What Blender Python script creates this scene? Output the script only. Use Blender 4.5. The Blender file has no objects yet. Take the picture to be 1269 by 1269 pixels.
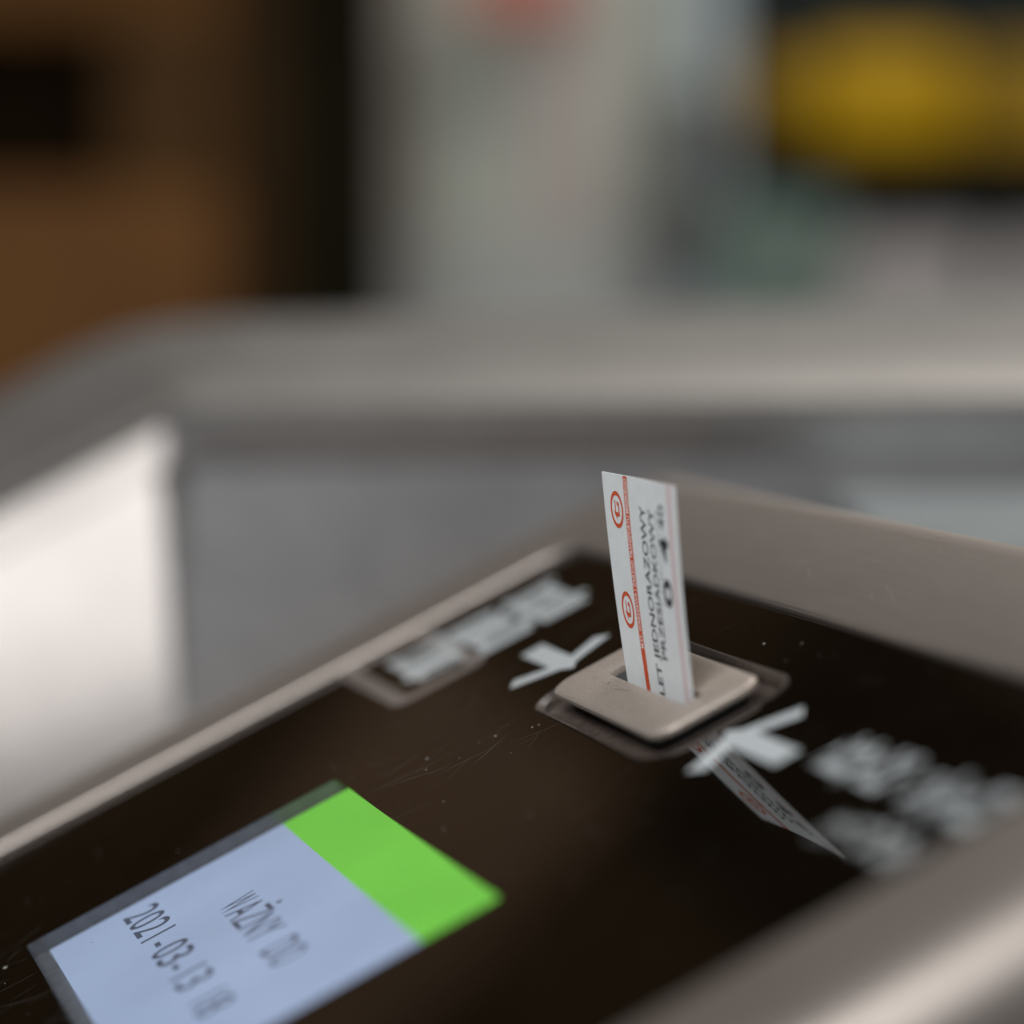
import bpy, bmesh, math, random
from math import sin, cos, radians, pi
from mathutils import Vector, Matrix
random.seed(4)
SC = bpy.context.scene
COL = SC.collection
MM = 0.001

# ------------------------------------------------------------------ camera, light, exposure
HEAD = radians(-16.334)                    # heading of the lens, the station behind is built on the same grid
EYE = Vector((-0.12701, -0.36073, 0.05904))
cd = bpy.data.cameras.new('camera')
cam = bpy.data.objects.new('camera', cd); COL.objects.link(cam)
cam.location = EYE
cam.rotation_euler = (radians(90 - 4.597), 0, HEAD)
cd.sensor_fit = 'HORIZONTAL'; cd.sensor_width = 24.0; cd.lens = 3700 / 1269 * 24
cd.clip_start = 0.01; cd.clip_end = 60
cd.dof.use_dof = True; cd.dof.focus_distance = 0.4110; cd.dof.aperture_fstop = 4.25
SC.camera = cam

w = bpy.data.worlds.new('World'); SC.world = w; w.use_nodes = True
w.node_tree.nodes['Background'].inputs[0].default_value = (0.80, 0.86, 0.95, 1)
w.node_tree.nodes['Background'].inputs[1].default_value = 0.16

def lamp(name, loc, aim, size, watts, color, sy=None):
    d = bpy.data.lights.new(name, 'AREA'); d.energy = watts; d.color = color
    d.shape = 'RECTANGLE'; d.size = size; d.size_y = sy or size
    o = bpy.data.objects.new(name, d); COL.objects.link(o)
    o.location = loc
    o.rotation_euler = (Vector(aim) - Vector(loc)).to_track_quat('-Z', 'Y').to_euler()
    return o

def stn(r, d, z):
    """station grid: r metres to the right of the lens axis, d metres ahead, z above the eye"""
    return Vector((EYE.x + r * cos(HEAD) - d * sin(HEAD), EYE.y + r * sin(HEAD) + d * cos(HEAD), EYE.z + z))

lamp('ceiling_lamp_hall', stn(-0.9, -0.9, 1.7), stn(0, 0.45, -0.05), 1.3, 64, (0.93, 0.97, 1.0))
lamp('ceiling_lamp_side', stn(1.36, 0.07, 0.47), stn(-0.15, 0.66, -0.08), 0.8, 4.4, (1.0, 0.97, 0.96))  # added low lamp, placed so the left inner wall mirrors it as a glow
lamp('ceiling_lamp_behind', stn(2.0, -1.6, 2.2), stn(0.1, 0.7, -0.05), 3.0, 1.6, (1.0, 0.98, 0.97))  # added fill lamp, lifts the grey of the back inner wall
lamp('ceiling_lamp_far', stn(0.9, 1.9, 2.1), stn(0.5, 3.2, 0.0), 1.4, 50, (1.0, 0.97, 0.92))
SC.view_settings.view_transform = 'Standard'; SC.view_settings.look = 'None'
SC.view_settings.exposure = 0.0; SC.view_settings.gamma = 1.0
SC.render.engine = 'CYCLES'
SC.cycles.use_denoising = True
SC.cycles.max_bounces = 8
SC.cycles.sample_clamp_indirect = 4

# ------------------------------------------------------------------ materials
def newmat(name):
    m = bpy.data.materials.new(name); m.use_nodes = True
    nt = m.node_tree; b = nt.nodes['Principled BSDF']
    return m, nt, b

def plain(name, col, rough=0.5, metal=0.0, spec=0.5, var=0.0, scale=400, bump=0.0):
    m, nt, b = newmat(name)
    b.inputs['Base Color'].default_value = (*col, 1)
    b.inputs['Roughness'].default_value = rough
    b.inputs['Metallic'].default_value = metal
    b.inputs['Specular IOR Level'].default_value = spec
    if var or bump:
        tc = nt.nodes.new('ShaderNodeTexCoord'); n = nt.nodes.new('ShaderNodeTexNoise')
        n.inputs['Scale'].default_value = scale; n.inputs['Detail'].default_value = 6
        nt.links.new(tc.outputs['Object'], n.inputs['Vector'])
        if var:
            r = nt.nodes.new('ShaderNodeValToRGB')
            r.color_ramp.elements[0].position = 0.3; r.color_ramp.elements[1].position = 0.7
            r.color_ramp.elements[0].color = (*[c * (1 - var) for c in col], 1)
            r.color_ramp.elements[1].color = (*[min(1, c * (1 + var)) for c in col], 1)
            nt.links.new(n.outputs['Fac'], r.inputs['Fac']); nt.links.new(r.outputs['Color'], b.inputs['Base Color'])
        if bump:
            bp = nt.nodes.new('ShaderNodeBump'); bp.inputs['Strength'].default_value = bump; bp.inputs['Distance'].default_value = 0.0003
            nt.links.new(n.outputs['Fac'], bp.inputs['Height']); nt.links.new(bp.outputs['Normal'], b.inputs['Normal'])
    return m

def steel(name, col, rough, axis, stretch=40, scale=60, rv=0.10, relief=0.05, tint=0.06):
    """brushed steel: noise drawn out along one axis drives roughness, tint and a faint relief"""
    m, nt, b = newmat(name)
    b.inputs['Metallic'].default_value = 1.0
    tc = nt.nodes.new('ShaderNodeTexCoord'); mp = nt.nodes.new('ShaderNodeMapping')
    s = [scale * stretch] * 3; s[axis] = scale
    mp.inputs['Scale'].default_value = s
    n = nt.nodes.new('ShaderNodeTexNoise'); n.inputs['Scale'].default_value = 1.0; n.inputs['Detail'].default_value = 5
    nt.links.new(tc.outputs['Object'], mp.inputs['Vector']); nt.links.new(mp.outputs['Vector'], n.inputs['Vector'])
    big = nt.nodes.new('ShaderNodeTexNoise'); big.inputs['Scale'].default_value = 45; big.inputs['Detail'].default_value = 8
    nt.links.new(tc.outputs['Object'], big.inputs['Vector'])
    ad = nt.nodes.new('ShaderNodeMath'); ad.operation = 'ADD'
    nt.links.new(n.outputs['Fac'], ad.inputs[0]); nt.links.new(big.outputs['Fac'], ad.inputs[1])
    mr = nt.nodes.new('ShaderNodeMapRange'); mr.inputs['From Min'].default_value = 0.6; mr.inputs['From Max'].default_value = 1.4
    mr.inputs['To Min'].default_value = rough - rv; mr.inputs['To Max'].default_value = rough + rv
    nt.links.new(ad.outputs[0], mr.inputs['Value']); nt.links.new(mr.outputs['Result'], b.inputs['Roughness'])
    r = nt.nodes.new('ShaderNodeValToRGB')
    r.color_ramp.elements[0].position = 0.35; r.color_ramp.elements[1].position = 0.65
    r.color_ramp.elements[0].color = (*[c * (1 - tint) for c in col], 1); r.color_ramp.elements[1].color = (*[min(1, c * (1 + tint)) for c in col], 1)
    nt.links.new(n.outputs['Fac'], r.inputs['Fac']); nt.links.new(r.outputs['Color'], b.inputs['Base Color'])
    bp = nt.nodes.new('ShaderNodeBump'); bp.inputs['Strength'].default_value = relief; bp.inputs['Distance'].default_value = 0.0002
    nt.links.new(n.outputs['Fac'], bp.inputs['Height']); nt.links.new(bp.outputs['Normal'], b.inputs['Normal'])
    return m

def emit(name, col, strength, uneven=0.06, rows=0.012):
    """a lit display: uneven backlight and fine pixel rows and columns"""
    m = bpy.data.materials.new(name); m.use_nodes = True; nt = m.node_tree
    nt.nodes.remove(nt.nodes['Principled BSDF'])
    e = nt.nodes.new('ShaderNodeEmission'); e.inputs[0].default_value = (*col, 1)
    tc = nt.nodes.new('ShaderNodeTexCoord')
    n = nt.nodes.new('ShaderNodeTexNoise'); n.inputs['Scale'].default_value = 38; n.inputs['Detail'].default_value = 3
    nt.links.new(tc.outputs['Object'], n.inputs['Vector'])
    mr = nt.nodes.new('ShaderNodeMapRange'); mr.inputs['From Min'].default_value = 0.3; mr.inputs['From Max'].default_value = 0.7
    mr.inputs['To Min'].default_value = strength * (1 - uneven); mr.inputs['To Max'].default_value = strength * (1 + uneven)
    nt.links.new(n.outputs['Fac'], mr.inputs['Value']); out = mr.outputs['Result']
    for ax in ('X', 'Y'):
        wv = nt.nodes.new('ShaderNodeTexWave'); wv.wave_type = 'BANDS'; wv.bands_direction = ax; wv.inputs['Scale'].default_value = 900
        nt.links.new(tc.outputs['Object'], wv.inputs['Vector'])
        q = nt.nodes.new('ShaderNodeMapRange'); q.inputs['To Min'].default_value = 1 - rows; q.inputs['To Max'].default_value = 1 + rows
        nt.links.new(wv.outputs['Fac'], q.inputs['Value'])
        mu = nt.nodes.new('ShaderNodeMath'); mu.operation = 'MULTIPLY'
        nt.links.new(out, mu.inputs[0]); nt.links.new(q.outputs['Result'], mu.inputs[1]); out = mu.outputs[0]
    nt.links.new(out, e.inputs[1])
    nt.links.new(e.outputs[0], nt.nodes['Material Output'].inputs[0])
    return m

M = {}
M['glass'] = plain('black_glass', (0.003, 0.002, 0.0012), 0.035, spec=0.5, var=0.3, scale=60)
M['glass'].node_tree.nodes['Principled BSDF'].inputs['IOR'].default_value = 1.65
def smear(m, lo, hi):
    nt = m.node_tree; b = nt.nodes['Principled BSDF']
    tc = nt.nodes.new('ShaderNodeTexCoord')
    mp = nt.nodes.new('ShaderNodeMapping'); mp.inputs['Scale'].default_value = (35, 90, 1); mp.inputs['Rotation'].default_value = (0, 0, 0.5)
    n1 = nt.nodes.new('ShaderNodeTexNoise'); n1.inputs['Scale'].default_value = 1.0; n1.inputs['Detail'].default_value = 8; n1.inputs['Roughness'].default_value = 0.62
    nt.links.new(tc.outputs['Object'], mp.inputs['Vector']); nt.links.new(mp.outputs['Vector'], n1.inputs['Vector'])
    mr = nt.nodes.new('ShaderNodeMapRange'); mr.inputs['From Min'].default_value = 0.42; mr.inputs['From Max'].default_value = 0.75
    mr.inputs['To Min'].default_value = lo; mr.inputs['To Max'].default_value = hi
    nt.links.new(n1.outputs['Fac'], mr.inputs['Value']); nt.links.new(mr.outputs['Result'], b.inputs['Roughness'])
smear(M['glass'], 0.012, 0.07)
M['steel_frame'] = steel('warm_brushed_steel', (0.45, 0.385, 0.34), 0.48, 1, stretch=25, scale=90, rv=0.012, relief=0.0, tint=0.02)
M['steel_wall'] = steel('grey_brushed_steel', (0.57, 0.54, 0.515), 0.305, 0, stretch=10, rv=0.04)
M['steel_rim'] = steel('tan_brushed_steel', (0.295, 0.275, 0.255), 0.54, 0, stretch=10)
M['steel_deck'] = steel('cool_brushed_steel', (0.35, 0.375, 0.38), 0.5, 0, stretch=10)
M['plate'] = plain('beige_cast_metal', (0.46, 0.385, 0.325), 0.42, metal=0.55, var=0.16, scale=2600, bump=0.22)
M['slot'] = plain('dark_grey_slot_liner', (0.12, 0.12, 0.115), 0.5, var=0.2, scale=900)
M['groove'] = plain('brown_seal', (0.058, 0.042, 0.033), 0.45, var=0.4, scale=700)
M['print'] = plain('white_print', (0.52, 0.54, 0.54), 0.45, var=0.04, scale=900)
M['grey_print'] = plain('faded_grey_print', (0.40, 0.41, 0.40), 0.45, var=0.06, scale=900)
M['taupe_print'] = plain('taupe_print', (0.17, 0.145, 0.13), 0.45, var=0.06, scale=900)
for q in ('print', 'grey_print', 'taupe_print'):
    M[q].node_tree.nodes['Principled BSDF'].inputs['Coat Weight'].default_value = 1.0
    M[q].node_tree.nodes['Principled BSDF'].inputs['Coat Roughness'].default_value = 0.035
    M[q].node_tree.nodes['Principled BSDF'].inputs['Coat IOR'].default_value = 1.65
M['dust'] = plain('pale_dust', (0.22, 0.20, 0.17), 0.9)
M['scratch'] = plain('fine_scratch', (0.065, 0.055, 0.045), 0.7)
M['frame_scratch'] = plain('bright_scuff', (0.42, 0.37, 0.33), 0.55, metal=0.6)
M['paper'] = plain('ticket_paper', (0.72, 0.715, 0.70), 0.7, spec=0.25, var=0.035, scale=350, bump=0.12)
M['orange'] = plain('orange_red_ink', (0.60, 0.085, 0.028), 0.7, spec=0.2, var=0.12, scale=2500)
M['pink'] = plain('pale_pink_ink', (0.66, 0.49, 0.48), 0.7, spec=0.2)
M['grey_ink'] = plain('dark_grey_ink', (0.055, 0.058, 0.058), 0.7, spec=0.2, var=0.25, scale=3000)
M['light_ink'] = plain('faded_grey_ink', (0.40, 0.41, 0.41), 0.7, spec=0.2)
M['black_ink'] = plain('black_ink', (0.03, 0.032, 0.03), 0.7, spec=0.2)
M['white_ink'] = plain('pale_knockout', (0.80, 0.74, 0.70), 0.7, spec=0.2)
M['lcd'] = emit('lit_blue_grey_lcd', (0.365, 0.46, 0.66), 1.06)
M['lcd_green'] = emit('lit_green_lcd', (0.185, 0.62, 0.08), 1.08)
M['lcd_ink'] = emit('dark_lcd_segment', (0.12, 0.145, 0.21), 0.75)
M['lcd_wall'] = plain('grey_display_surround', (0.12, 0.125, 0.135), 0.22, spec=0.6, var=0.15, scale=500)
M['black_plastic'] = plain('black_plastic', (0.01, 0.01, 0.01), 0.4)  # black that stands for the shade in the gap under the slot plate
M['dark_steel'] = plain('dark_steel_side', (0.12, 0.11, 0.10), 0.45, metal=0.8, var=0.1, scale=80)

def pane_mat():
    m = bpy.data.materials.new('clear_window'); m.use_nodes = True; nt = m.node_tree
    nt.nodes.remove(nt.nodes['Principled BSDF'])
    t = nt.nodes.new('ShaderNodeBsdfTransparent'); g = nt.nodes.new('ShaderNodeBsdfGlossy'); g.inputs['Roughness'].default_value = 0.04
    mx = nt.nodes.new('ShaderNodeMixShader'); fr = nt.nodes.new('ShaderNodeFresnel'); fr.inputs['IOR'].default_value = 1.4
    nt.links.new(fr.outputs[0], mx.inputs[0]); nt.links.new(t.outputs[0], mx.inputs[1]); nt.links.new(g.outputs[0], mx.inputs[2])
    nt.links.new(mx.outputs[0], nt.nodes['Material Output'].inputs[0])
    return m
M['pane'] = pane_mat()

# ------------------------------------------------------------------ helpers
def obj(name, verts, faces, mat, parent=None, smooth=False, scale=MM, sharp=35):
    me = bpy.data.meshes.new(name)
    me.from_pydata([tuple(Vector(v) * scale) for v in verts], [], faces)
    bm = bmesh.new(); bm.from_mesh(me); bmesh.ops.recalc_face_normals(bm, faces=bm.faces); bm.to_mesh(me); bm.free()
    if smooth:
        for p in me.polygons: p.use_smooth = True
        me.set_sharp_from_angle(angle=radians(sharp))
    me.materials.append(mat)
    o = bpy.data.objects.new(name, me); COL.objects.link(o)
    if parent: o.parent = parent
    return o

def tag(o, label=None, cat=None, group=None, kind=None):
    for k, v in (('label', label), ('category', cat), ('group', group), ('kind', kind)):
        if v: o[k] = v
    return o

def empty(name, loc=(0, 0, 0), rot=(0, 0, 0)):
    o = bpy.data.objects.new(name, None); COL.objects.link(o); o.location = loc; o.rotation_euler = rot
    o.empty_display_size = 0.02
    return o

def rrect(a0, a1, b0, b1, r, z, k=8):
    """a rounded rectangle as a loop of points, counter-clockwise from above"""
    pts = []
    for cx, cy, s in ((a1 - r, b1 - r, 0), (a0 + r, b1 - r, 1), (a0 + r, b0 + r, 2), (a1 - r, b0 + r, 3)):
        for i in range(k + 1):
            t = (s + i / k) * pi / 2
            pts.append((cx + r * cos(t), cy + r * sin(t), z))
    return pts

def loft(loops, cap0=False, cap1=False):
    n = len(loops[0]); v = [p for l in loops for p in l]; f = []
    for j in range(len(loops) - 1):
        for i in range(n):
            f.append((j * n + i, j * n + (i + 1) % n, (j + 1) * n + (i + 1) % n, (j + 1) * n + i))
    if cap0: f.append(tuple(range(n)))
    if cap1: f.append(tuple(range((len(loops) - 1) * n, len(loops) * n)))
    return v, f

def sheet_with_holes(outer, holes):
    bm = bmesh.new()
    for lp in [outer] + holes:
        vs = [bm.verts.new(p) for p in lp]
        for i in range(len(vs)): bm.edges.new((vs[i], vs[(i + 1) % len(vs)]))
    bmesh.ops.triangle_fill(bm, use_beauty=True, use_dissolve=False, edges=bm.edges[:])
    bm.verts.index_update()
    v = [tuple(x.co) for x in bm.verts]; f = [tuple(x.index for x in fc.verts) for fc in bm.faces]
    bm.free()
    return v, f

def box(x0, x1, y0, y1, z0, z1):
    v = [(x, y, z) for z in (z0, z1) for y in (y0, y1) for x in (x0, x1)]
    return v, [(0, 1, 3, 2), (4, 5, 7, 6), (0, 1, 5, 4), (2, 3, 7, 6), (0, 2, 6, 4), (1, 3, 7, 5)]

def bevel_box(name, x0, x1, y0, y1, z0, z1, r, mat, parent=None, scale=MM):
    v, f = box(x0, x1, y0, y1, z0, z1)
    o = obj(name, v, f, mat, parent, scale=scale)
    bm = bmesh.new(); bm.from_mesh(o.data)
    bmesh.ops.bevel(bm, geom=bm.edges[:], offset=r * scale, segments=3, affect='EDGES', profile=0.5)
    bm.to_mesh(o.data); bm.free()
    return o

def prism(poly, z0, z1):
    """a flat outline given thickness"""
    n = len(poly)
    v = [(x, y, z0) for x, y in poly] + [(x, y, z1) for x, y in poly]
    f = [tuple(range(n)), tuple(range(n, 2 * n))] + [(i, (i + 1) % n, n + (i + 1) % n, n + i) for i in range(n)]
    return v, f

def join(parts):
    V, F = [], []
    for v, f in parts:
        k = len(V); V += list(v); F += [tuple(i + k for i in q) for q in f]
    return V, F

def glyphs(text, mono=None, bold=0.0):
    """the outline font as flat mesh; returns verts (x,y) scaled to cap height 1, faces, width.
    with mono, each character is set in a cell of that width"""
    def one(s):
        cu = bpy.data.curves.new('lettering', 'FONT'); cu.body = s; cu.size = 1; cu.resolution_u = 4; cu.offset = bold
        ob = bpy.data.objects.new('lettering', cu); COL.objects.link(ob)
        dg = bpy.context.evaluated_depsgraph_get(); dg.update()
        me = bpy.data.meshes.new_from_object(ob.evaluated_get(dg))
        v = [(x.co.x, x.co.y) for x in me.vertices]; f = [tuple(p.vertices) for p in me.polygons]
        bpy.data.objects.remove(ob); bpy.data.curves.remove(cu); bpy.data.meshes.remove(me)
        return v, f
    cap = max(y for x, y in one('H')[0])
    V, F = [], []
    if mono is None:
        V, F = one(text); V = [(x / cap, y / cap) for x, y in V]
    else:
        cache = {}
        for i, ch in enumerate(text):
            if ch == ' ': continue
            if ch not in cache: cache[ch] = one(ch)
            v, f = cache[ch]
            if not v: continue
            x0 = min(p[0] for p in v); x1 = max(p[0] for p in v); wd = (x1 - x0) / cap
            target = mono * (0.30 if ch in '.:|' else 0.5 if ch == '-' else 0.88)
            s = target / wd if ch not in '1IJ' else min(1.0, target / wd)
            off = i * mono + (mono - wd * s) / 2
            k = len(V)
            V += [((x - x0) / cap * s + off, y / cap) for x, y in v]; F += [tuple(q + k for q in p) for p in f]
    return V, F, max(p[0] for p in V)

# ------------------------------------------------------------------ the station behind (big, far, out of focus)
def bgbox(name, r0, r1, d0, d1, z0, z1, mat, parent=None, bev=0.004):
    """a box on the station grid; sizes in metres, heights measured from the eye"""
    v, f = box(r0, r1, d0, d1, z0, z1)
    o = obj(name, v, f, mat, parent, scale=1.0)
    bm = bmesh.new(); bm.from_mesh(o.data)
    bmesh.ops.bevel(bm, geom=bm.edges[:], offset=bev, segments=2, affect='EDGES', profile=0.5)
    bm.to_mesh(o.data); bm.free()
    if parent is None:
        o.location = EYE; o.rotation_euler = (0, 0, HEAD)
    return o

def bgroot(name):
    return empty(name, EYE, (0, 0, HEAD))

B = {}
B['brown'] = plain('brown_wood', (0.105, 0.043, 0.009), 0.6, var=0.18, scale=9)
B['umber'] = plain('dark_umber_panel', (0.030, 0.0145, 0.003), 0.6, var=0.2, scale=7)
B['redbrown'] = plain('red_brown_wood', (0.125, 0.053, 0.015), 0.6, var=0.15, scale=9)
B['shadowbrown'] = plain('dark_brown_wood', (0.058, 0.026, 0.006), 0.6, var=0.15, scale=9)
B['lintel'] = plain('grey_brown_board', (0.20, 0.125, 0.075), 0.6, var=0.2, scale=4)
B['lintel_wood'] = plain('warm_brown_board', (0.10, 0.045, 0.010), 0.6, var=0.2, scale=6)
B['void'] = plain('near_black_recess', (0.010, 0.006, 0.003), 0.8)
B['pillar'] = plain('black_pillar_paint', (0.009, 0.0075, 0.004), 0.6, var=0.2, scale=12)
B['pale'] = plain('pale_green_grey_panel', (0.36, 0.37, 0.31), 0.6, var=0.06, scale=6)
B['pinkgrey'] = plain('warm_grey_panel', (0.34, 0.30, 0.265), 0.6, var=0.06, scale=6)
B['bluegrey'] = plain('blue_grey_post_paint', (0.30, 0.34, 0.35), 0.5, var=0.06, scale=6)
B['darkgrey'] = plain('charcoal_panel', (0.075, 0.075, 0.07), 0.6, var=0.1, scale=6)
B['teal'] = plain('dark_teal_frame', (0.008, 0.011, 0.010), 0.5, var=0.1, scale=6)
B['amber'] = plain('dark_amber_panel', (0.19, 0.11, 0.007), 0.5, var=0.1, scale=6)
B['yellow'] = plain('amber_yellow_panel', (0.33, 0.19, 0.0025), 0.5, var=0.07, scale=6)
B['green'] = plain('dull_green_panel', (0.085, 0.125, 0.10), 0.6, var=0.1, scale=6)
B['mauve'] = plain('mauve_grey_panel', (0.26, 0.235, 0.225), 0.6, var=0.08, scale=6)
B['red'] = plain('faded_red_paint', (0.40, 0.125, 0.085), 0.5, var=0.08, scale=6)
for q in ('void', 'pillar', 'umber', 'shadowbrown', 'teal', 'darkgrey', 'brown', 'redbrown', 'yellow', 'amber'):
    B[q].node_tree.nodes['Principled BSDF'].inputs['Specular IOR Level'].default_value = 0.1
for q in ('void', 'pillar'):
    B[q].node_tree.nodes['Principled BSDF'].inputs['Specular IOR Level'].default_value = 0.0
B['floor'] = plain('grey_stone_floor', (0.22, 0.21, 0.195), 0.45, var=0.15, scale=5)
B['wallmat'] = plain('grey_plaster', (0.30, 0.30, 0.28), 0.7, var=0.08, scale=4)

fl = bgbox('floor', -6, 6, -5, 6.5, -1.12, -1.05, B['floor']); tag(fl, kind='structure')
wl = bgbox('wall', -6, 6, 4.2, 4.4, -1.05, 2.6, B['wallmat']); tag(wl, kind='structure')

k = bgroot('wooden_kiosk'); tag(k, 'brown wooden kiosk with a black counter opening, left behind the gate', 'kiosk')
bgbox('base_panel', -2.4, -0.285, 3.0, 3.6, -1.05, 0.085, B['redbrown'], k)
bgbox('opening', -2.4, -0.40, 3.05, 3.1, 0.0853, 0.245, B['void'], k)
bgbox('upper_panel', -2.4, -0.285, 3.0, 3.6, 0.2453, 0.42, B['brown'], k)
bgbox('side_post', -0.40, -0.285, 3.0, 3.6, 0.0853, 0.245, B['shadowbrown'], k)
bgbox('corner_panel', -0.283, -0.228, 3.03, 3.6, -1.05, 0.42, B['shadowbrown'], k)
bgbox('fascia', -2.4, -0.20, 2.9, 3.6, 0.4203, 1.9, B['umber'], k)  # unseen upper front, put in dark brown for the black glass to reflect

bgbox('lintel_board', -1.5, -0.52, 2.87, 2.9, 1.26, 1.6, B['lintel'], k)  # unseen board added as a lighter reflection in the black glass
bgbox('lintel_board', -1.02, -0.55, 2.87, 2.9, 0.62, 0.90, B['lintel_wood'], k)  # unseen too, added to give the glass a brown reflection
bgbox('lintel_recess', -0.58, -0.21, 2.88, 2.9, 0.95, 1.35, B['void'], k)  # unseen black board added to darken part of the glass reflection
bgbox('lintel_recess', -1.6, -1.04, 2.88, 2.9, 0.66, 0.98, B['void'], k)  # second unseen black board, added for the left of the reflection

p = bgbox('pillar', -0.226, -0.122, 2.95, 3.1, -1.05, 0.419, B['pillar']); tag(p, 'narrow black pillar between the brown kiosk and the pale panels', 'pillar')

k = bgroot('panelled_partition'); tag(k, 'pale grey green partition of upright panels right of the black pillar', 'partition')
for i, (r0, r1, mt) in enumerate(((-0.15, -0.095, 'pinkgrey'), (-0.094, 0.005, 'pale'), (0.006, 0.105, 'pinkgrey'), (0.106, 0.20, 'pale'))):
    bgbox('panel', r0, r1, 3.2, 3.26, 0.035, 0.9, B[mt], k)
bgbox('lower_rail', -0.15, 0.20, 3.19, 3.26, -1.05, 0.033, B['wallmat'], k)

p = bgbox('red_sign', -0.05, 0.065, 3.1, 3.14, 0.262, 0.34, B['red'], bev=0.012); tag(p, 'small faded red sign hung high in front of the pale partition', 'sign')
p = bgbox('grey_post', 0.180, 0.228, 3.15, 3.25, -1.05, 0.9, B['bluegrey']); tag(p, 'blue grey upright post left of the yellow board', 'post')

k = bgroot('display_case'); tag(k, 'dark display case with an amber yellow board and grey green leaflets below', 'display case')
bgbox('case_back', 0.232, 1.5, 3.3, 3.5, -1.05, 0.9, B['teal'], k)
bgbox('yellow_board', 0.315, 0.485, 3.2, 3.28, 0.121, 0.243, B['yellow'], k, bev=0.03)
bgbox('amber_board', 0.238, 0.314, 3.21, 3.28, 0.14, 0.235, B['amber'], k, bev=0.03)
bgbox('amber_board', 0.486, 1.25, 3.21, 3.28, 0.128, 0.237, B['amber'], k, bev=0.012)
bgbox('green_leaflet', 0.215, 0.34, 3.12, 3.145, -0.06, 0.075, B['green'], k)
bgbox('grey_leaflet', 0.345, 0.50, 3.2, 3.24, -0.06, 0.036, B['mauve'], k)
bgbox('grey_leaflet', 0.52, 0.66, 3.2, 3.24, -0.06, 0.034, B['mauve'], k)
bgbox('dark_leaflet', 0.145, 0.213, 3.13, 3.15, 0.0, 0.19, B['darkgrey'], k)

# ------------------------------------------------------------------ gate cabinet: raised rim, inner wall and deck round the ticket validator
gate = empty('gate_cabinet'); tag(gate, 'grey brushed steel cabinet with a broad raised rim behind the validator', 'cabinet')
INN = [(-200, 262, -62), (-98, 276, -8), (-66.0, 278.8, 6.2), (-12.4, 303.7, 29.6), (173.9, 254.5, 31.8), (420, 224, 33)]
OUT = [(-215, 350, -60), (-90.0, 378, 4.0), (-52.0, 381, 24.5), (-4.8, 407.4, 47), (230.2, 370.4, 53), (520, 346, 58)]

def rounded(path, idx, r, k=8):
    """the polyline with the corner at idx turned into an arc"""
    P = [Vector(q) for q in path]; a, c, b = P[idx - 1], P[idx], P[idx + 1]
    p0 = c + (a - c).normalized() * r; p1 = c + (b - c).normalized() * r
    arc = [(p0 * (1 - t) ** 2 + c * 2 * t * (1 - t) + p1 * t * t) for t in [i / k for i in range(k + 1)]]
    return P[:idx] + arc + P[idx + 1:]

inn = rounded(INN, 3, 3.5); out = rounded(OUT, 3, 26)
def drop(pts, dz, inset=0.0):
    return [Vector((q.x, q.y, q.z + dz)) for q in pts]
def strip(rows):
    n = len(rows[0]); v = [q for r in rows for q in r]
    f = [(j * n + i, j * n + i + 1, (j + 1) * n + i + 1, (j + 1) * n + i) for j in range(len(rows) - 1) for i in range(n - 1)]
    return v, f
def toward(pts, other, t, dz=0.0):
    return [p + (q - p) * t + Vector((0, 0, dz)) for p, q in zip(pts, other)]
rows = [drop(inn, -5), drop(inn, -0.5), toward(inn, out, 0.006, 0), toward(inn, out, 0.5, 0), toward(inn, out, 0.96), toward(inn, out, 0.99, -1), drop(out, -4), drop(out, -60)]
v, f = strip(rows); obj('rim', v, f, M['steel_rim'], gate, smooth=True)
def ramp(left, right):
    """a slope for each point of the wall: one lean on the left wall, easing to another along the back wall"""
    k = len(inn); return [left if i < k - 2 else right for i in range(k)]
def lean(ts, dz):
    return [p + (q - p) * t + Vector((0, 0, dz)) for p, q, t in zip(inn, out, ts)]
back = lean(ramp(0.014, -0.02), 0)
rows = [drop(back, -4.5), lean(ramp(0, 0), -13), lean(ramp(0.016, 0.01), -14), lean(ramp(-0.31, -0.10), -140)]
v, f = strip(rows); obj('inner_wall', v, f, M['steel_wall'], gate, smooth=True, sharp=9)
# horizontal deck right of the validator, with a turned-down edge
v, f = prism([(60, -180), (60, 60), (95, 150), (132, 264), (173.9, 253), (420, 222), (420, -180)], 6, 10)
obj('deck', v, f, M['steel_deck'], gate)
v, f = prism([(-260, -260), (-260, 200), (-100, 262), (-12, 296), (150, 252), (150, -260)], -142, -138)
obj('base_pan', v, f, M['dark_steel'], gate)

# ------------------------------------------------------------------ ticket validator, built in its own tilted frame (x up the slope, y away from the lens, z out of the panel)
TILT = radians(25.773)
val = empty('ticket_validator', (0, 0, 0), (0, -TILT, 0))
tag(val, 'tilted ticket validator with black glass face, lit green and blue display and brushed steel frame', 'ticket validator')

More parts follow.
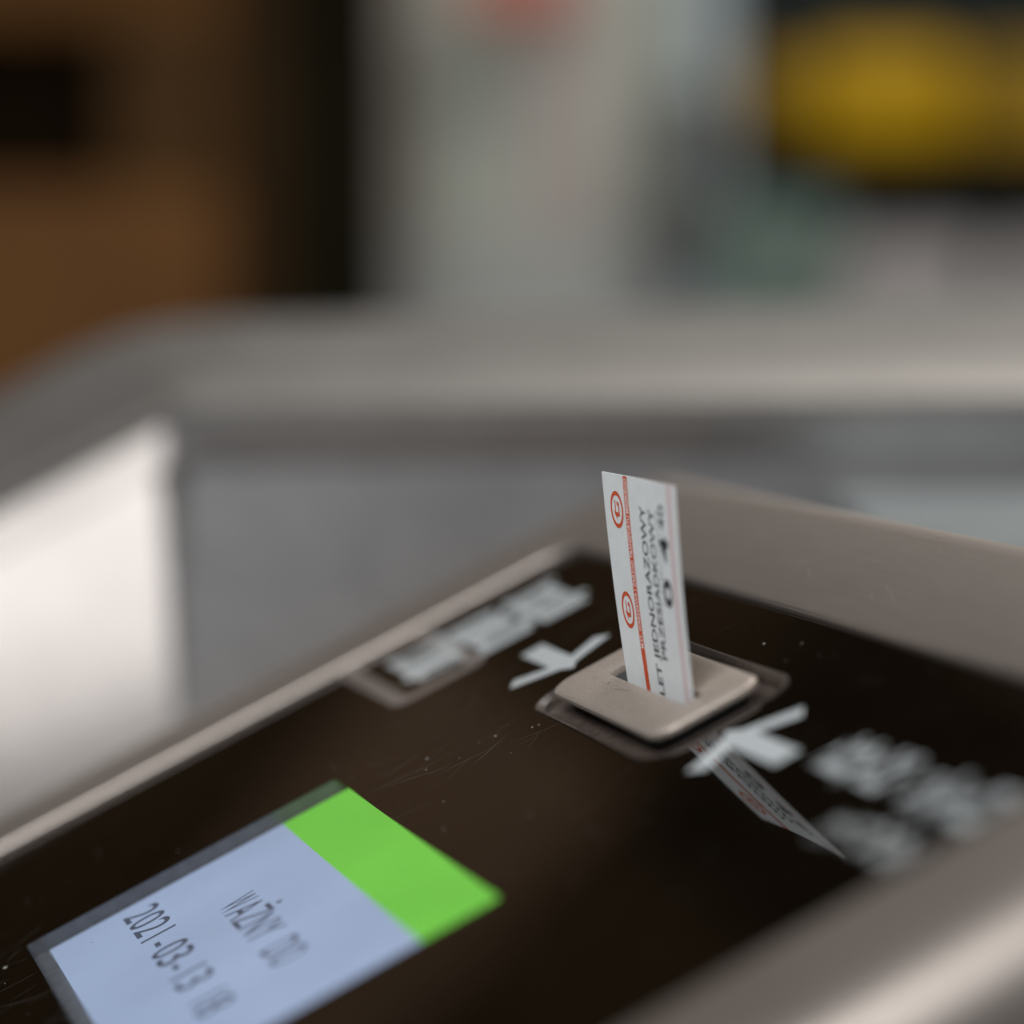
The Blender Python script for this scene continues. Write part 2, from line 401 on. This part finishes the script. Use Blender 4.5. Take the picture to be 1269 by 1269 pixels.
def loop(a0, a1, b0, b1, r, z): return rrect(a0, a1, b0, b1, r, z)
GA0, GA1, GB0, GB1 = -112, 28, -85, 121.5
OA0, OA1, OB0, OB1 = -141, 57, -112, 150
L = []
L.append(loop(GA0, GA1, GB0, GB1, 6, -2.0))
L.append(loop(GA0, GA1, GB0, GB1, 6, 0.5))
L.append(loop(GA0 - .35, GA1 + .35, GB0 - .35, GB1 + .35, 6.3, 0.9))
L.append(loop(GA0 - 1.0, GA1 + 1.0, GB0 - 1.0, GB1 + 1.0, 7, 1.05))
L.append(loop(GA0 - 14, GA1 + 14, GB0 - 14, GB1 + 14, 14, 1.0))
R = 8.0
for i in range(9):
    t = i / 8 * pi / 2
    dx = -R + R * sin(t); dz = 0.9 - R + R * cos(t)
    L.append(loop(OA0 - dx, OA1 + dx, OB0 - dx, OB1 + dx, 16 + dx, dz))
L.append(loop(OA0, OA1, OB0, OB1, 16, -110))
v, f = loft(L); obj('steel_frame', v, f, M['steel_frame'], val, smooth=True)

# black glass with a window for the display and an opening for the slot plate
RA0, RA1, RB0, RB1 = -6.6, 16.2, -8.8, 45.2          # opening round the slot plate
WA0, WA1, WB0, WB1 = -84, -33.8, -26.3, 60.3           # display window
v, f = sheet_with_holes(loop(GA0 + .15, GA1 - .15, GB0 + .15, GB1 - .15, 5.9, 0), [loop(RA0, RA1, RB0, RB1, 5.5, 0), loop(WA0, WA1, WB0, WB1, 0.8, 0)])
obj('glass_face', v, f, M['glass'], val)
v, f = loft([loop(RA0, RA1, RB0, RB1, 5.5, 0.0), loop(RA0 - .0, RA1 + .0, RB0 - .0, RB1 + .0, 5.5, 0.18), loop(RA0 + .35, RA1 - .35, RB0 + .35, RB1 - .35, 5.2, 0.22),
             loop(RA0 + 1.1, RA1 - 1.1, RB0 + 1.1, RB1 - 1.1, 4.6, -0.55), loop(RA0 + 1.3, RA1 - 1.3, RB0 + 1.3, RB1 - 1.3, 4.4, -1.6), loop(RA0 + 5, RA1 - 5, RB0 + 5, RB1 - 5, 1.5, -1.7)])
obj('slot_seal', v, f, M['groove'], val, smooth=True)

# slot plate: softly domed cast metal with the slot cut through it
PA0, PA1, PB0, PB1 = -3.6, 12.9, -5.2, 41.4
SA0, SA1, SB0, SB1 = 3.3, 6.2, 1.0, 32.3
def pl(o, z, r): return loop(PA0 + o, PA1 - o, PB0 + o, PB1 - o, r, z)
v, f = loft([pl(3.0, 0.72, 2.0), pl(0.35, 0.74, 3.6), pl(0.05, 0.84, 3.75), pl(0.0, 1.1, 3.8), pl(0.06, 1.55, 3.75), pl(0.25, 1.75, 3.6), pl(0.6, 1.9, 3.3), pl(1.6, 1.99, 2.6), pl(3.0, 2.03, 1.9),
             loop(SA0 - .25, SA1 + .25, SB0 - .25, SB1 + .25, 0.45, 2.05), loop(SA0 - .06, SA1 + .06, SB0 - .06, SB1 + .06, 0.32, 1.98), loop(SA0, SA1, SB0, SB1, 0.3, 1.8), loop(SA0, SA1, SB0, SB1, 0.3, 1.0)])
plate = obj('slot_plate', v, f, M['plate'], val, smooth=True)
parts = []
for i in range(34):
    scr_a = random.choice([random.uniform(PA0 + 1.5, SA0 - .8), random.uniform(SA1 + .6, PA1 - 1.6)])
    scr = (scr_a, random.uniform(PB0 + 4, PB1 - 3), radians(random.gauss(90, 25)), random.uniform(.8, 4), random.uniform(.012, .03))
    n = 5; aa, bb, an, ln, wd = scr
    pts0 = [(aa + ln * t * cos(an) - wd * (.2 + sin(pi * t)) * sin(an), bb + ln * t * sin(an) + wd * (.2 + sin(pi * t)) * cos(an), 2.06) for t in [q / (n - 1) for q in range(n)]]
    pts1 = [(aa + ln * t * cos(an) + wd * (.2 + sin(pi * t)) * sin(an), bb + ln * t * sin(an) - wd * (.2 + sin(pi * t)) * cos(an), 2.06) for t in [q / (n - 1) for q in range(n)]]
    if min(q[0] for q in pts0 + pts1) < PA0 + 1 or max(q[0] for q in pts0 + pts1) > PA1 - 1 or any(SA0 - .3 < q[0] < SA1 + .3 for q in pts0): continue
    parts.append((pts0 + pts1, [(i2, i2 + 1, n + i2 + 1, n + i2) for i2 in range(n - 1)]))
o = obj('plate_scratches', *join(parts), M['dark_steel'], plate); tag(o, kind='stuff')
v, f = loft([pl(1.6, -1.65, 3.0), pl(1.5, 0.73, 3.0)])
obj('plate_neck', v, f, M['black_plastic'], plate, smooth=True)  # inset block, its black colour paints the shadow gap under the lid
v, f = loft([loop(SA0 + .02, SA1 - .02, SB0 + .02, SB1 - .02, 0.3, 1.1), loop(SA0 + .02, SA1 - .02, SB0 + .02, SB1 - .02, 0.3, -14)], cap1=True)
obj('slot_liner', v, f, M['slot'], plate)

# display under the window
disp = obj('display', *loft([loop(WA0, WA1 + 4, WB0 - 4, WB1, 0.8, -0.02), loop(WA0, WA1 + 4, WB0 - 4, WB1, 0.8, -2.2)], cap1=True), M['lcd_wall'], val)
LA0, LA1, LB0, LB1, BAR = -81.4, -30.0, -30, 58.8, -43.8
obj('screen', *box(LA0, BAR, LB0, LB1, -2.15, -1.8), M['lcd'], disp)
obj('status_bar', *box(BAR + .02, LA1, LB0, LB1, -2.15, -1.8), M['lcd_green'], disp)
pn = obj('window_pane', *prism([(q[0], q[1]) for q in loop(WA0 + .1, WA1 - .1, WB0 + .1, WB1 - .1, 0.8, 0)], -0.06, -0.02)[:1], [tuple(range(71, 35, -1))], M['pane'], val)
if pn.data.polygons[0].normal.z < 0: pn.data.flip_normals()

def lay(text, a_base, b_start, cap, pitch, z, name, mat, parent, bold=0.0):
    """letters on the panel: reading along -y, tops towards +x"""
    V, F, wd = glyphs(text, mono=pitch / cap, bold=bold)
    return obj(name, [(a_base + y * cap, b_start - x * cap, z) for x, y in V], F, mat, parent)
lay('WAŻNY DO', -59.3, 35.4, 5.3, 4.6, -1.76, 'lettering', M['lcd_ink'], disp, bold=0.006)
lay('2021-03-13 18', -70.5, 54.6, 5.3, 4.6, -1.76, 'lettering', M['lcd_ink'], disp, bold=0.006)

# arrows towards the slot, printed on the glass
def arrow(bv, s):
    poly_arm = [(2.9 - 1.5, 0), (2.9 + 1.5, 0)]
    q = [join([prism([(3.5, bv - s * 2.2), (4.9, bv + s * .6), (12.2, bv + s * 4.6), (10.6, bv + s * 7.6), (5.4, bv + s * 4.4),
                      (5.4, bv + s * 19), (1.6, bv + s * 19), (1.6, bv + s * 4.4), (-3.4, bv + s * 7.6), (-5.0, bv + s * 4.6), (2.1, bv + s * .6)], 0.0, 0.03)])]
    return q[0]
o = obj('arrow', *arrow(53.6, 1), M['print'], val); tag(o, 'white arrow printed left of the slot plate')
o = obj('arrow', *arrow(-14.0, -1), M['print'], val); tag(o, 'white arrow printed right of the slot plate, crossed by the ticket reflection')

# illegible lines of print beside the arrows
def blurred_print(a0, a1, b0, b1, name, label, pw=(2.6, 4.4), st=1.5, mat=None):
    parts = []; y = b1; thin = st < 1.4
    while y > b0 + 1.0:
        wd = random.uniform(*pw); y2 = max(b0, y - wd); kk = random.random()
        lo, hi = a0 + (0 if kk < .8 else -1.2), a1 - (1.6 if kk > .35 else 0)
        parts.append(prism([(lo, y2 + .2), (hi, y2 + .2), (hi, y - .2), (lo, y - .2)], 0.0, 0.03))
        if thin and kk >= .55:
            parts[-1] = join([prism([(lo, y - st), (hi, y - st), (hi, y - .25), (lo, y - .25)], 0, .03), prism([(lo + 3, y2 + .4), (lo + 4.4, y2 + .4), (lo + 4.4, y - st), (lo + 3, y - st)], 0, .03)])
        if kk < .55:
            m = (lo + hi) / 2
            parts[-1] = join([prism([(lo, y2 + .25), (lo + 2, y2 + .25), (lo + 2, y - .25), (lo, y - .25)], 0, .03), prism([(lo + 2, y2 + .25), (hi, y2 + .25), (hi, y2 + st), (lo + 2, y2 + st)], 0, .03),
                              prism([(hi - 1.8, y2 + st), (hi, y2 + st), (hi, y - .25), (hi - 1.8, y - .25)], 0, .03)])
        y = y2
    o = obj(name, *join(parts), mat or M['print'], val); tag(o, label); return o
blurred_print(3.8, 11.2, -59, -38.5, 'print_word', 'first word of the upper blurred print line at the near edge', (1.25, 2.0), 0.5)
blurred_print(3.8, 11.2, -82, -64, 'print_word', 'second word of the upper blurred print line at the near edge', (1.25, 2.0), 0.5)
blurred_print(-4.8, 0.6, -81, -60, 'print_word', 'fainter lower word of blurred print at the near edge', (1.2, 1.9), 0.45, M['grey_print'])
blurred_print(9.8, 19.4, 84, 109, 'print_line', 'top line of the blurred white print at the far edge', (2.8, 4.2), 1.9)
blurred_print(-0.6, 9.4, 84.5, 109, 'print_line', 'middle line of the blurred white print at the far edge', (2.8, 4.2), 1.9)
blurred_print(-11.5, -1.0, 88.5, 111, 'print_line', 'bottom line of the blurred white print at the far edge', (2.8, 4.2), 1.9)
v, f = loft([loop(-18, -1.6, 80.5, 121, 3, 0.025), loop(-15.0, -4.2, 84.5, 117.5, 1.2, 0.025)])
obj('pictogram', v, f, M['taupe_print'], val)

# dust and fine scratches on the glass: too many to count
parts = []
def speck(a, b, r):
    n = 6; parts.append(prism([(a + r * cos(i * pi / 3) * random.uniform(.6, 1.3), b + 1.6 * r * sin(i * pi / 3) * random.uniform(.6, 1.3)) for i in range(n)], 0.0, 0.05))
for i in range(420):
    a, b = random.uniform(-105, 26), random.uniform(-70, 118)
    inside = WA0 - 1 < a < WA1 + 1 and WB0 < b < WB1
    if inside and random.random() < .4: continue
    if RA0 - 1 < a < RA1 + 1 and RB0 - 1 < b < RB1 + 1: continue
    speck(a, b, 0.025 + 0.10 * random.random() ** 5)
for a, b, r in ((-13.7, 38.8, .20), (-22.7, 45.6, .2), (-24.4, 40.5, .12), (-16, 40, .10), (-9.5, 33.5, .13), (-8.6, 33, .12), (20.5, 14.5, .2), (22.8, 6, .12), (-88, 55, .3), (-91, 49, .22)):
    speck(a, b, r)
v, f = join(parts); o = obj('dust', v, f, M['dust'], val); tag(o, kind='stuff')
parts = []
def scratch(a, b, ang, ln, wd):
    n = 7; bend = random.uniform(-.25, .25)
    L0, R0 = [], []
    for i in range(n):
        t = i / (n - 1); th = ang + bend * t; x = a + ln * t * cos(th); y = b + ln * t * sin(th); h = wd * (0.15 + sin(pi * t))
        L0.append((x - h * sin(th), y + h * cos(th))); R0.append((x + h * sin(th), y - h * cos(th)))
    v = [(x, y, 0.012) for x, y in L0 + R0]
    parts.append((v, [(i, i + 1, n + i + 1, n + i) for i in range(n - 1)]))
for i in range(150):
    a, b = random.choice([(random.uniform(-33, 12), random.uniform(20, 75)), (random.uniform(-110, -85), random.uniform(20, 75)), (random.uniform(-30, 24), random.uniform(-30, 60))])
    if RA0 - 6 < a < RA1 + 3 and RB0 - 9 < b < RB1 + 9: continue
    scratch(a, b, random.choice([radians(random.gauss(-20, 25)), radians(random.gauss(25, 20)), random.uniform(0, pi)]), random.uniform(2, 11), random.uniform(.012, .035))
for a, b, an, ln in ((-33.2, 44.5, -15, 11), (-31, 43.4, -35, 12), (-24, 35.5, -10, 9), (-20, 31, 35, 10), (-30, 48, 5, 8)):
    scratch(a, b, radians(an), ln, .06)
v, f = join(parts); o = obj('scratches', v, f, M['scratch'], val); tag(o, kind='stuff')
parts = []
for i in range(90):
    scratch(random.uniform(31, 54), random.uniform(-60, 120), radians(random.gauss(80, 14) if random.random() < .7 else random.uniform(0, 180)), random.uniform(2, 12), random.uniform(.015, .04))
v, f = join(parts); o = obj('frame_scratches', [(x, y, z + 1.02) for x, y, z in v], f, M['frame_scratch'], val); tag(o, kind='stuff')

# ------------------------------------------------------------------ paper ticket standing in the slot
tk = empty('paper_ticket', (0, 0, 0), (0, -TILT, 0))
tag(tk, 'white paper ticket with orange stripe and logos standing upright in the slot', 'ticket')
TOP, LEN = 27.45, 36.0
LEANT = radians(20)
def tp(s, t, off=0.0):
    """point on the ticket: s 0..1 from the far to the near edge, t mm down from the top edge, off mm in front of the face"""
    h = TOP - t
    bl = 29.75 + (32.75 - 29.75) * (h / TOP); br = 2.5 - 0.02 * h / TOP
    b = bl + (br - bl) * s
    curl = 0.22 * sin(pi * s) + 0.35 * ((h - 12) / 16) ** 2 - 0.2
    u = curl - off
    return (5.3 + h * sin(LEANT) + u * cos(LEANT), b, 2.0 + h * cos(LEANT) - u * sin(LEANT))
NS, NT = 14, 22
v = [tp(i / NS, j / NT * LEN, o) for o in (0.0, -0.16) for j in range(NT + 1) for i in range(NS + 1)]
K = (NS + 1) * (NT + 1); f = []
for j in range(NT):
    for i in range(NS):
        q = (j * (NS + 1) + i, j * (NS + 1) + i + 1, (j + 1) * (NS + 1) + i + 1, (j + 1) * (NS + 1) + i)
        f += [q, tuple(x + K for x in q[::-1])]
edge = [i for i in range(NS + 1)] + [j * (NS + 1) + NS for j in range(1, NT + 1)] + [NT * (NS + 1) + i for i in range(NS - 1, -1, -1)] + [j * (NS + 1) for j in range(NT - 1, 0, -1)]
for i in range(len(edge)):
    p0, p1 = edge[i], edge[(i + 1) % len(edge)]; f.append((p0, p1, p1 + K, p0 + K))
obj('paper', v, f, M['paper'], tk, smooth=True)
W = 29.5
def on_ticket(V, F, name, mat, off, parent=tk):
    """V in mm: x from the far edge, y down from the top edge"""
    return obj(name, [tp(x / W, y, off) for x, y in V], F, mat, parent)
def band(x0, x1, y0, y1, n=24):
    V = [(x, y0 + (y1 - y0) * i / n) for i in range(n + 1) for x in (x0, x1)]
    return V, [(2 * i, 2 * i + 1, 2 * i + 3, 2 * i + 2) for i in range(n)]
stripe = on_ticket(*band(8.35, 10.05, 0.05, 35), 'orange_stripe', M['orange'], 0.02)
on_ticket(*band(26.1, 27.9, 0.05, 35), 'pink_stripe', M['pink'], 0.02)
def up_text(text, x_base, y_start, cap, length, name, mat, off=0.035, bold=0.0, parent=tk, mono=None):
    """lettering that reads up the ticket, tops of the letters towards the far edge"""
    V, F, wd = glyphs(text, bold=bold, mono=mono)
    s = length / wd
    return on_ticket([(x_base - y * cap, y_start - x * s) for x, y in V], F, name, mat, off, parent)
up_text('M.ST. WARSZAWA | ZARZĄD TRANSPORTU MIEJSKIEGO', 9.75, 23.6, 1.05, 23.2, 'lettering', M['white_ink'], 0.04, bold=0.012, parent=stripe)
up_text('BILET JEDNORAZOWY', 16.5, 31.6, 2.2, 28.0, 'lettering', M['grey_ink'], bold=0.012)
up_text('PRZESIADKOWY', 19.9, 24.2, 2.15, 20.4, 'lettering', M['grey_ink'], bold=0.012)
dash = []; y = 16.5
while y > 4.2:                                                       # a small line too blurred to read: only its strokes
    h = random.uniform(.3, .6); k0 = 21.0 + random.choice([0, 0, .35]); dash.append(([(k0, y), (21.9, y), (21.9, y - h), (k0, y - h)], [(0, 1, 2, 3)])); y -= h + random.uniform(.2, .45)
on_ticket(*join(dash), 'fine_print', M['light_ink'], 0.035)
def round_glyph(ch, xb, y0, cap, ln, bold=0.03): return up_text(ch, xb, y0, cap, ln, 'lettering', M['black_ink'], bold=bold)
round_glyph('0', 25.2, 16.6, 3.3, 3.9, 0.02)
round_glyph('4', 25.2, 10.6, 3.3, 3.6, 0.02)
up_text('40', 24.2, 6.3, 2.0, 3.4, 'lettering', M['grey_ink'], bold=0.01)
def logo(cx, cy):
    V, F = [], []; n = 40; r0, r1 = 2.55, 2.02
    for i in range(n):
        t = 2 * pi * i / n; V += [(cx + r0 * cos(t), cy + r0 * sin(t)), (cx + r1 * cos(t) * .97, cy + r1 * sin(t) * 0.97)]
    F = [(2 * i, 2 * ((i + 1) % n), 2 * ((i + 1) % n) + 1, 2 * i + 1) for i in range(n)]
    def poly(pts):
        k = len(V); V.extend((cx + x, cy + y) for x, y in pts); F.append(tuple(range(k, k + len(pts))))
    # small rounded letter lying on its side, its near stem ending in an arrow head
    poly([(-.75, -1.25), (-.4, -1.25), (-.4, .35), (-.75, .35)])
    poly([(.15, -1.1), (.75, -1.1), (1.0, -.8), (1.0, .35), (.6, .35), (.6, -.55), (.15, -.55)])
    poly([(-1.25, .15), (-.75, .36), (1.0, .36), (1.0, .95), (-.15, .95), (-.15, 1.5), (-1.25, .25)])
    return on_ticket(V, F, 'logo', M['orange'], 0.03)
logo(5.0, 4.9); logo(5.0, 18.7)
